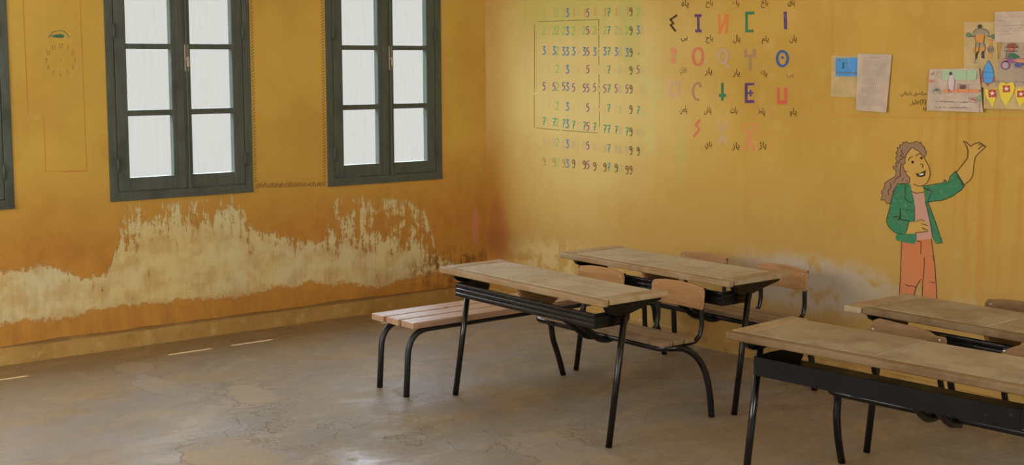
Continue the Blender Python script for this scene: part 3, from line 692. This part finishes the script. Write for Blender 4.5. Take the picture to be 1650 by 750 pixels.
def lettering(text, name, art, cu, cv, wu, hu, mat, root, lay=0, bold=.0):
    """text set in the width wu x height hu box centred at (cu, cv), mapped onto the wall"""
    c = bpy.data.curves.new('t', 'FONT'); c.body = text; c.offset = bold; o = bpy.data.objects.new('t', c); COL.objects.link(o)
    dg = bpy.context.evaluated_depsgraph_get(); dg.update(); me = bpy.data.meshes.new_from_object(o.evaluated_get(dg))
    bpy.data.objects.remove(o); bpy.data.curves.remove(c)
    xs = [v.co.x for v in me.vertices]; ys = [v.co.y for v in me.vertices]
    x0, x1, y0, y1 = min(xs), max(xs), min(ys), max(ys)
    for v in me.vertices:
        v.co = art.P(cu+((v.co.x-x0)/(x1-x0)-.5)*wu, cv-((v.co.y-y0)/(y1-y0)-.5)*hu, lay)
    bm = bmesh.new(); bm.from_mesh(me); bpy.data.meshes.remove(me); return child(name, bm, mat, root)
INK = paint((58, 44, 22), .95); INKF = paint((80, 62, 34), .55)
for wd, x, y, a in [('ياه',1104,6,1),('ياح',1143,6,1),('ياع',1185.5,6.5,1),('ياخ',1232,6,1),('ياق',1275,4,1),('يي',1102.5,63.5,1),('ياج',1143,63,1),('يال',1187,63,1),('يام',1233,64.5,1),('يان',1278,62.5,1),
    ('يوي',1101,114.5,0),('يار',1141.6,115.5,1),('يار',1186.4,118,1),('ياغ',1230.4,120,1),('يي',1273,122.5,0),('ياص',1101.4,177.6,1),('ياش',1140.4,178.4,1),('يات',1182.4,178.4,1),('ياط',1227,181,1),('ياو',1278,181,1),('ياي',1141.6,234.4,1),('ياز',1185.6,236,1),('ياژ',1229,235,1)]:
    lettering(arabic(wd), 'letter_name', A, x, y, 11.5 if len(wd) > 2 else 11, 13.5 if len(wd) > 2 else 9, INK if a else INKF, alpha, 0, .012)
note = thing('wall_note', 'handwritten black Arabic note on the wall left of the classroom drawing', 'writing', on_back(1472, 180))
Fc = Art(on_back, 1330, 80, 6.25)
lettering(arabic('سلصق باربانى'.replace('ى', 'ي')), 'written_line', Fc, 885, 448, 262, 62, INK, note, 0, .006)
lettering(arabic('الأول'), 'written_line', Fc, 893, 532, 82, 62, INK, note, 0, .006)
lettering('(I)', 'written_line', Fc, 982, 530, 66, 60, INK, note, 0, .006)
lettering('!?', 'written_line', Fc, 1003, 602, 34, 36, INK, note, 0, .01)

# --- painted woman
mural = thing('painted_woman', 'mural of a woman with brown wavy hair, green jacket and orange trousers pointing up', 'wall painting', on_back(1478, 500))
mA, mB, mC, mD = Art(on_back, 1415, 220, 6.818), Art(on_back, 1415, 300, 7.5), Art(on_back, 1480, 220, 6.25), Art(on_back, 1430, 370, 6.82)
HAIR = [(270,65),(290,72),(310,55),(330,75),(350,72),(385,72),(410,55),(430,58),(450,72),(470,65),(480,95),(505,115),(515,150),(532,165),(525,205),(500,228),(470,190),(440,160),(400,140),(375,120),(345,150),(315,190),(295,240),(295,290),(270,330),(295,380),(310,420),(345,450),(350,490),(335,520),(215,520),(190,560),(160,640),(135,735),(95,740),(75,700),(30,700),(45,650),(35,610),(50,590),(70,550),(75,510),(120,480),(190,440),(200,380),(165,350),(170,325),(205,330),(190,300),(208,270),(190,240),(212,210),(195,180),(217,150),(205,125),(242,122),(235,95),(268,92)]
FACE = [(375,120),(440,160),(470,190),(500,228),(530,280),(560,350),(572,430),(555,490),(520,530),(495,548),(500,618),(430,630),(372,612),(345,530),(350,490),(345,450),(310,420),(295,380),(270,330),(295,290),(295,240),(315,190),(345,150)]
GREENC, HAIRC, SKIN = (44, 116, 74), (146, 108, 76), (198, 150, 70)
bm = bmesh.new(); mA.poly(bm, FACE, 0); child('face', bm, paint(SKIN, .55), mural)
bm = bmesh.new(); mB.poly(bm, [(375,440),(455,435),(520,405),(560,420),(605,480),(610,530),(590,552),(450,572),(335,577)], 2); child('hand', bm, paint(SKIN, .55), mural)
bm = bmesh.new(); mC.poly(bm, [(385,355),(440,290),(495,215),(500,150),(490,110),(450,45),(475,55),(525,100),(560,75),(610,58),(650,75),(680,102),(640,140),(600,175),(570,210),(555,300),(545,390),(510,450),(465,480),(420,420)], 0); child('arm', bm, paint(SKIN, .55), mural)
bm = bmesh.new(); mA.poly(bm, HAIR, 1); child('hair', bm, paint(HAIRC, .95), mural)
bm = bmesh.new(); mB.poly(bm, [(400,55),(430,85),(545,80),(570,200),(600,330),(625,450),(655,625),(600,665),(465,655),(450,575),(440,430),(440,250),(430,150)], 1); child('shirt', bm, paint((192, 136, 108), .92), mural)
bm = bmesh.new()
mB.poly(bm, [(236,-28),(390,-20),(402,40),(432,150),(442,250),(442,432),(378,434),(330,580),(460,575),(465,640),(435,702),(330,685),(220,658),(208,610),(225,578),(170,545),(120,485),(98,430),(130,300),(155,180),(190,60)], 1)
mB.poly(bm, [(545,-10),(600,20),(640,70),(600,190),(640,280),(690,430),(740,580),(775,688),(695,697),(655,620),(625,450),(590,290),(565,150)], 1)
mC.poly(bm, [(40,500),(110,490),(250,465),(262,435),(295,470),(320,400),(372,348),(400,380),(468,490),(440,530),(350,595),(250,640),(90,662),(75,610),(60,560)], 2)
child('jacket', bm, paint(GREENC, .97), mural)
bm = bmesh.new(); mD.poly(bm, [(155,130),(300,155),(330,120),(480,105),(495,200),(520,400),(540,600),(556,860),(385,860),(382,720),(380,600),(370,550),(330,600),(295,710),(280,860),(120,860),(145,430)], 1); child('trousers', bm, paint((194, 108, 60), .92), mural)
bm = bmesh.new()
for p in ([(450,412),(500,402),(495,422),(455,430)],): mA.poly(bm, p, 4)
child('teeth', bm, paint((214, 196, 150), .9), mural)
bm = bmesh.new()
mA.stroke(bm, HAIR, 6.5, 2, 0, 0, True)
mA.poly(bm, [(412,402),(440,410),(500,382),(526,370),(514,435),(480,447),(430,442)], 3)
for q in ((378,283,15,17), (476,238,15,15)): mA.disc(bm, *q, 3)
for p, wd in (([(335,270),(345,235),(380,226)], 8), ([(412,220),(430,200),(468,190)], 8), ([(465,305),(492,308),(486,346)], 8), ([(390,518),(420,540),(480,546),(530,515),(560,460),(571,410),(560,340),(530,280),(505,235)], 8), ([(362,600),(420,625),(500,612)], 7),
    ([(270,135),(255,165),(272,190),(240,215),(290,228),(240,255),(215,300)], 7), ([(255,290),(238,400),(248,430),(200,460),(165,520)], 7), ([(130,508),(142,560),(108,600),(120,645)], 7), ([(280,460),(258,495)], 7), ([(300,385),(325,388)], 7), ([(320,485),(310,490)], 7), ([(500,225),(470,190),(440,160),(400,140),(375,120),(345,150),(315,190),(295,240)], 6)):
    mA.stroke(bm, p, wd, 3, 0, 2)
for p, wd in (([(265,270),(265,370),(235,420)], 12), ([(180,378),(270,365),(268,405),(370,418)], 11), ([(375,418),(352,520),(320,582)], 8), ([(320,150),(360,185),(412,202)], 8), ([(330,285),(380,292)], 7), ([(400,303),(442,303)], 7), ([(330,-20),(322,150)], 7), ([(442,245),(442,430)], 6), ([(190,40),(155,180),(130,300),(98,430),(150,520),(210,562),(300,585)], 7),
    ([(515,455),(602,480)], 8), ([(525,500),(604,535)], 8), ([(535,520),(572,540)], 7), ([(450,566),(600,550)], 9), ([(455,435),(520,405),(562,428)], 7), ([(565,180),(600,310),(640,500),(658,625)], 8), ([(600,190),(690,430),(775,686)], 7), ([(695,697),(775,688)], 6), ([(605,20),(640,72),(598,190)], 7), ([(545,20),(600,40),(630,60)], 6), ([(465,660),(515,672)], 7)):
    mB.stroke(bm, p, wd, 4, 0, 2)
for p, wd in (([(385,357),(440,290),(495,215),(500,150),(488,105),(450,45),(482,60),(525,100),(560,75),(610,60),(680,102)], 9), ([(680,102),(600,175),(570,212),(556,300),(548,390),(520,440),(465,482)], 7), ([(598,132),(640,95),(668,100)], 9), ([(600,90),(630,78),(650,85)], 7), ([(372,350),(400,395),(460,492)], 9), ([(385,400),(450,500)], 6), ([(60,500),(250,465),(262,435),(297,472),(320,400),(372,350)], 6), ([(466,492),(430,540),(350,598),(250,642),(90,662)], 7), ([(60,520),(110,550),(150,558)], 5)):
    mC.stroke(bm, p, wd, 4, 0, 0)
for p, wd in (([(155,130),(145,430),(130,720)], 7), ([(482,105),(520,400),(545,760)], 7), ([(325,125),(370,140),(366,268)], 7), ([(405,310),(400,470),(385,600),(382,740)], 7), ([(190,605),(240,625),(270,618),(310,638)], 8), ([(372,545),(320,620),(292,720)], 8), ([(460,575),(522,590)], 7), ([(480,300),(510,290),(505,342)], 6)):
    mD.stroke(bm, p, wd, 4, 0, 0)
child('outline', bm, paint((36, 30, 20), .95), mural)

GROUND = 'left'
# --- pencil borders, guide lines, faded clock
Lw = Art(on_left)
hb = thing('pencil_border', 'hatched pencil border drawn on the wall between the two full windows', 'drawing', on_left(465, 300))
bm = bmesh.new()
for i in range(62):
    y = i*4.8; x = 404.5+y*.0235; a = random.uniform(-.6, .6); Lw.stroke(bm, [(x-1.6, y+1.5+a), (x+2.6, y-1.8+a)], .9)
    x = 519.6+y*.0135; Lw.stroke(bm, [(x-2.6, y+2+a), (x+1.8, y-1.6-a)], .9)
for i in range(46):
    x = 412+i*2.45; y = 300-i*.055; Lw.stroke(bm, [(x, y+3+random.uniform(-1, 1)), (x+random.uniform(1, 3.2), y-4+random.uniform(-1.5, 1.5))], .8)
child('hatching', bm, paint((70, 54, 36), .95), hb)
ck = thing('clock_sketch', 'faded pencil clock face under a green arc on the wall strip left of the windows', 'drawing', on_left(98, 125))
bm = bmesh.new(); Lw.stroke(bm, [(78,61),(84,53),(95,49.5),(105,52),(112,61)], 1.2, 0, 0, 4); Lw.poly(bm, [(80,58),(88,56),(98,54.5),(104,57),(102,61),(90,61)], 1); child('green_arc', bm, paint((32, 96, 66), .95), ck)
bm = bmesh.new()
for h in range(1, 13):
    a = math.radians(h*30-90); cx, cy = 97.5+23*math.cos(a), 97+23*math.sin(a)
    for k, ch in enumerate(str(h)): digit(Lw, bm, ch, cx+(k-.5*(len(str(h))-1))*4, cy, 3.2, 6.5, .7)
Lw.disc(bm, 98, 97, 1, 1); child('clock_digits', bm, paint((120, 88, 46), .8), ck)
gl = thing('guide_lines', 'faint reddish ruled rectangles around the faded clock sketch', 'drawing', on_left(106, 277))
bm = bmesh.new()
for p in ([(37,0),(45,180)], [(129,0),(136,180),(140,275)], [(70,185),(74,276)], [(73,277),(140,275.5)], [(100,277.5),(141,276)]): Lw.stroke(bm, p, .8)
child('ruled_line', bm, paint((170, 96, 36), .75), gl)
GROUND = 'back'
cb = thing('chalk_border', 'orange slashed chalk border running left of and below the pinned papers', 'drawing', on_back(1490, 190))
bm = bmesh.new()
for i in range(38):
    y = i*4.9; A.stroke(bm, [(1338.5+random.uniform(-.6, .6), y+3), (1343.5, y-1)], 1.5)
for i in range(66):
    x = 1346+i*4.7; y = 186.5+i*.09; A.stroke(bm, [(x, y+2.4), (x+4.0, y-1.6)], 1.3)
child('slashes', bm, paint((206, 112, 48), .55), cb)

# ------------------------------------------------------------------ papers pinned to the back wall
PAPER = simple('paper_white', (196, 177, 158), .75, k=KW); PAPERG = simple('paper_grey', (172, 155, 134), .75, k=KW); PAPERC = simple('paper_cream', (196, 172, 120), .75, k=KW)
def sheet(name, label, cat, art, quad, base, m, curl=.004):
    """quad: four or more outline corners clockwise from top left; a thin sheet standing a little off the wall"""
    root = thing(name, label, cat, on_back(art.ox+quad[-1][0]/art.sc, art.oy+quad[-1][1]/art.sc, base), 0, 'papers pinned to the back wall')
    tl, tr, br, bl = [Vector((q[0], q[1], 0)) for q in quad]
    bm = bmesh.new(); n = 8; G = []
    for i in range(n+1):
        row = []
        for j in range(n+1):
            u, v = j/n, i/n; p = tl*(1-u)*(1-v)+tr*u*(1-v)+br*u*v+bl*(1-u)*v
            c = curl*v*v*(.4+u*.8)
            row.append((bm.verts.new(art.place(art.ox+p.x/art.sc, art.oy+p.y/art.sc, base+c)), bm.verts.new(art.place(art.ox+p.x/art.sc, art.oy+p.y/art.sc, base+c-.0006))))
        G.append(row)
    for i in range(n):
        for j in range(n):
            for s in (0, 1): bm.faces.new([G[i][j][s], G[i][j+1][s], G[i+1][j+1][s], G[i+1][j][s]])
    for i in range(n):
        for e in (0, n):
            bm.faces.new([G[i][e][0], G[i+1][e][0], G[i+1][e][1], G[i][e][1]]); bm.faces.new([G[e][i][0], G[e][i+1][0], G[e][i+1][1], G[e][i][1]])
    child('sheet', bm, m, root, None)
    return root, Art(on_back, art.ox, art.oy, art.sc, base+curl*1.25+.0006)
GROUND = 'paper'
BLK = paint((56, 48, 44), .8)
# 1 blue picture sheet
rt, a = sheet('drawing_sheet', 'white sheet with a blue drawing on top, half under the printed sheet', 'paper', Fc, [(60,60),(332,60),(325,485),(52,475)], .002, PAPERC, .003)
bm = bmesh.new(); a.poly(bm, [(105,85),(322,82),(320,268),(103,270)]); child('blue_picture', bm, paint((62, 138, 178), .95), rt)
bm = bmesh.new(); a.poly(bm, [(172,130),(190,124),(187,178),(198,188),(160,188),(172,175)], 1); child('green_tower', bm, paint((26, 92, 72), .95), rt)
bm = bmesh.new(); a.scrawl(bm, 196, 232, 138, 16, 4, 1)
child('scribble', bm, BLK, rt)
lettering('clay', 'written_line', a, 156, 105, 58, 26, BLK, rt, 1, .01); lettering("l'environneme", 'written_line', a, 212, 230, 205, 30, BLK, rt, 1, .01)
# 2 printed sheet
rt, a = sheet('printed_sheet', 'long printed sheet of faint grids hanging over the blue drawing sheet', 'paper', Fc, [(326,40),(670,48),(612,635),(305,612)], .010, PAPER, .008)
bm = bmesh.new()
a.stroke(bm, [(435,82),(548,84)], 4)
for y0, y1, xa, xb in ((112,178,385,605),(202,268,380,600),(285,352,378,595),(372,442,368,585),(470,555,355,580)):
    for i in range(12):
        x = xa+(xb-xa)*i/11
        yy_ = y0
        while yy_ < y1: a.stroke(bm, [(x, yy_), (x-1, yy_+9)], 3); yy_ += 14
child('grid', bm, paint((126, 108, 96), .8), rt)
# 3.. right-hand cluster, in the coordinates of the close-up at (1480, 0)
E_ = Art(on_back, 1480, 0, 3.947)
rt, a = sheet('drawing_sheet', 'sheet with a child drawing of a weightlifter and a wristwatch', 'paper', E_, [(292,140),(500,140),(505,440),(285,440)], .002, PAPERC, .003)
def patch(root, name, art, color, polys, lay=0, discs=(), al=.95, rings=(), strokes=()):
    bm = bmesh.new()
    for p in polys: art.poly(bm, p, lay)
    for q in discs: art.disc(bm, *q, lay)
    for q in rings: art.ring(bm, *q, lay)
    for p, wd in strokes: art.stroke(bm, p, wd, lay)
    child(name, bm, paint(color, al), root)
patch(rt, 'weightlifter_body', a, (148, 128, 94), [[(345,215),(360,190),(380,180),(400,180),(430,190),(450,215),(440,235),(425,222),(420,216),(362,216),(350,235),(335,235)], [(362,270),(388,270),(385,300),(360,300)], [(396,272),(425,275),(425,300),(400,300)], [(350,392),(372,385),(375,402),(350,404)]])
patch(rt, 'orange_trunks', a, (206, 132, 44), [[(358,222),(422,222),(412,268),(368,268)], [(358,300),(385,300),(380,340),(358,335)], [(400,300),(425,300),(418,335),(400,330)], [(450,250),(467,250),(466,292),(452,292)], [(450,338),(466,338),(465,372),(447,372)]], 1)
patch(rt, 'black_boots', a, (36, 32, 28), [[(362,338),(381,322),(371,370),(360,388)], [(400,332),(415,322),(419,372),(400,370)]], 2, discs=[(390,168,13,13)], strokes=[([(330,228),(352,232)], 5), ([(440,230),(466,232)], 5)])
patch(rt, 'green_weights', a, (62, 112, 74), [], 1, rings=[(317,223,11,11,9), (474,232,10,12,8)])
patch(rt, 'watch_face', a, (126, 104, 88), [], 2, discs=[(458,315,13,13)], rings=[(458,315,17,21,5)])
patch(rt, 'outline', a, (60, 48, 36), [], 3, strokes=[([(345,215),(360,190),(380,180),(400,180),(430,190),(450,215)], 3), ([(360,225),(366,270),(358,335)], 3), ([(420,225),(412,270),(425,300),(418,335)], 3), ([(388,270),(386,300),(380,335)], 3)])
rt, a = sheet('drawing_sheet', 'sheet with a blue rocket drawing, under the motorbike sheet', 'paper', E_, [(398,372),(528,378),(500,562),(384,556)], .007, PAPERC, .003)
patch(rt, 'red_fins', a, (186, 84, 58), [[(405,440),(414,522),(388,528),(400,490)], [(475,440),(489,526),(468,524)], [(425,530),(457,530),(438,552)]])
patch(rt, 'blue_rocket', a, (70, 144, 184), [[(445,385),(470,430),(480,480),(470,525),(440,532),(415,522),(408,480),(418,430)]], 1)
patch(rt, 'outline', a, (54, 66, 84), [], 2, rings=[], strokes=[([(445,384),(470,430),(480,480),(470,525),(440,532),(415,522),(408,480),(418,430),(445,384)], 3), ([(412,460),(478,460)], 2), ([(410,495),(478,495)], 2)])
rt, a = sheet('written_sheet', 'sheet with lines of handwriting, topmost at the right edge', 'paper', E_, [(485,76),(790,68),(790,272),(485,268)], .008, PAPER, .003)
bm = bmesh.new()
for y, x0, x1 in ((108,500,780),(132,500,552),(165,500,780),(184,498,780),(200,498,780),(218,500,600)): a.scrawl(bm, x0, x1, y, 8, 1.6, 0, 0, -.03)
child('handwriting', bm, paint((128, 108, 96), .7), rt)
patch(rt, 'red_line', a, (206, 128, 104), [], 0, strokes=[([(505,262),(590,258)], 3)], al=.5)
rt, a = sheet('drawing_sheet', 'greyish sheet with a child drawing of a rider on a purple motorbike', 'paper', E_, [(532,268),(790,270),(790,560),(490,552)], .013, PAPERG, .004)
patch(rt, 'motorbike', a, (132, 74, 108), [[(515,384),(560,368),(620,376),(700,370),(720,392),(600,402),(560,394),(520,390)]], 1, rings=[(552,416,24,25,9), (700,432,26,26,9)])
patch(rt, 'spokes', a, (150, 108, 130), [], 0, discs=[(552,416,20,20), (700,432,22,22)], al=.5)
patch(rt, 'motorbike_tank', a, (206, 134, 70), [[(600,384),(640,376),(700,380),(690,396),(640,398)], [(515,382),(560,375),(556,384),(520,390)]], 2)
patch(rt, 'blue_engine', a, (72, 74, 124), [[(608,404),(658,400),(652,432),(615,426)], [(655,402),(680,402),(668,420)]], 2)
patch(rt, 'green_legs', a, (48, 96, 64), [[(575,335),(612,340),(645,368),(610,372),(568,372)]], 2)
patch(rt, 'rider_body', a, (190, 92, 66), [[(568,300),(608,300),(600,330),(575,330)]], 2)
patch(rt, 'brown_hat', a, (136, 66, 48), [[(555,302),(570,280),(600,273),(620,282),(634,303)]], 3)
patch(rt, 'outline', a, (52, 46, 54), [], 3, strokes=[([(545,322),(575,326),(632,324)], 4), ([(560,330),(556,372)], 4), ([(555,302),(634,303)], 3)])
bm = bmesh.new(); a.scrawl(bm, 495, 545, 516, 12, 2.6, 1); a.scrawl(bm, 562, 680, 522, 12, 2.4, 1); child('handwriting', bm, BLK, rt)
rt, a = sheet('pennant_sheet', 'sheet of three yellow pennants with white stars on red squares', 'paper', E_, [(414,556),(790,545),(790,700),(414,692)], .019, PAPERC, .003)
patch(rt, 'yellow_pennant', a, (226, 186, 44), [[(420,566),(450,574),(496,560),(492,622),(472,686),(432,622)]], 0)
patch(rt, 'yellow_pennant', a, (226, 186, 44), [[(508,548),(520,526),(545,524),(560,537),(582,522),(604,524),(613,560),(586,630),(555,676),(525,630)]], 0)
patch(rt, 'yellow_pennant', a, (226, 186, 44), [[(612,578),(640,560),(672,570),(694,600),(670,650),(643,682),(625,640)]], 0)
def star(cx, cy, r): return [(cx+(r if i % 2 == 0 else r*.42)*math.sin(math.pi*i/5), cy-(r if i % 2 == 0 else r*.42)*math.cos(math.pi*i/5)) for i in range(10)]
for q, cx, cy in (([(445,572),(492,570),(494,618),(447,620)],468,594), ([(535,545),(580,543),(584,586),(537,588)],560,565), ([(627,578),(670,576),(672,617),(628,620)],651,598)):
    patch(rt, 'red_square', a, (178, 44, 34), [q], 1); patch(rt, 'star', a, (222, 196, 160), [star(cx, cy, 18)], 2)
rt, a = sheet('drawing_sheet', 'wide white sheet with a teacher at a green board drawn above two written lines', 'paper', E_, [(70,440),(384,434),(410,716),(52,702)], .021, PAPER, .004)
patch(rt, 'green_board', a, (162, 180, 128), [[(150,450),(370,447),(366,510),(150,510)]], 0)
patch(rt, 'teacher_dress', a, (206, 172, 156), [[(192,482),(222,480),(230,520),(222,580),(192,582),(186,520)]], 1)
patch(rt, 'teacher_hair', a, (60, 50, 44), [], 2, discs=[(205,468,11,11)], strokes=[([(200,584),(212,584)], 4), ([(192,482),(187,520),(192,580)], 1.6), ([(222,480),(230,520),(222,578)], 1.6)])
patch(rt, 'orange_platform', a, (218, 126, 66), [[(148,588),(165,568),(376,568),(388,590)]], 1)
patch(rt, 'brown_box', a, (104, 52, 44), [[(262,540),(300,540),(300,566),(262,566)]], 2)
patch(rt, 'table_lines', a, (140, 108, 92), [], 2, strokes=[([(240,540),(330,538)], 2), ([(248,540),(248,580),(268,582)], 3), ([(318,540),(318,580)], 3), ([(305,450),(305,510)], 2), ([(250,534),(272,526)], 3)])
patch(rt, 'child_figure', a, (92, 122, 90), [[(100,560),(122,558),(126,575),(100,578)]], 1, strokes=[([(86,576),(138,572)], 3), ([(92,576),(94,598)], 3), ([(118,574),(120,600)], 3), ([(132,560),(136,604)], 3)], al=.8)
patch(rt, 'red_marks', a, (204, 96, 76), [[(65,508),(80,506),(82,526),(70,528)]], 1, strokes=[([(98,552),(106,542),(116,546)], 3), ([(88,508),(92,526),(100,506),(110,526)], 3)], al=.75)
patch(rt, 'purple_marks', a, (126, 96, 140), [[(74,478),(92,460),(104,458),(90,476)]], 1, al=.8)
patch(rt, 'yellow_marks', a, (206, 176, 90), [[(94,476),(108,458),(120,456),(110,474)]], 1, al=.8)
patch(rt, 'flag_green', a, (110, 160, 112), [[(376,606),(402,604),(402,640),(380,646)]], 1)
patch(rt, 'flag_outline', a, (116, 84, 70), [], 2, strokes=[([(320,624),(374,620),(374,652),(332,650),(320,624)], 2.5), ([(392,600),(386,712)], 2.5), ([(384,574),(398,576),(396,588)], 5)])
patch(rt, 'flag_red', a, (176, 72, 66), [[(335,628),(350,627),(350,636),(336,637)], [(352,634),(368,632),(366,642),(354,643)]], 1)
bm = bmesh.new(); a.scrawl(bm, 112, 326, 646, 11, 2.6, 1, 0, .03, .12); a.scrawl(bm, 108, 340, 684, 11, 2.6, 1, 0, .01, .12); child('handwriting', bm, BLK, rt)
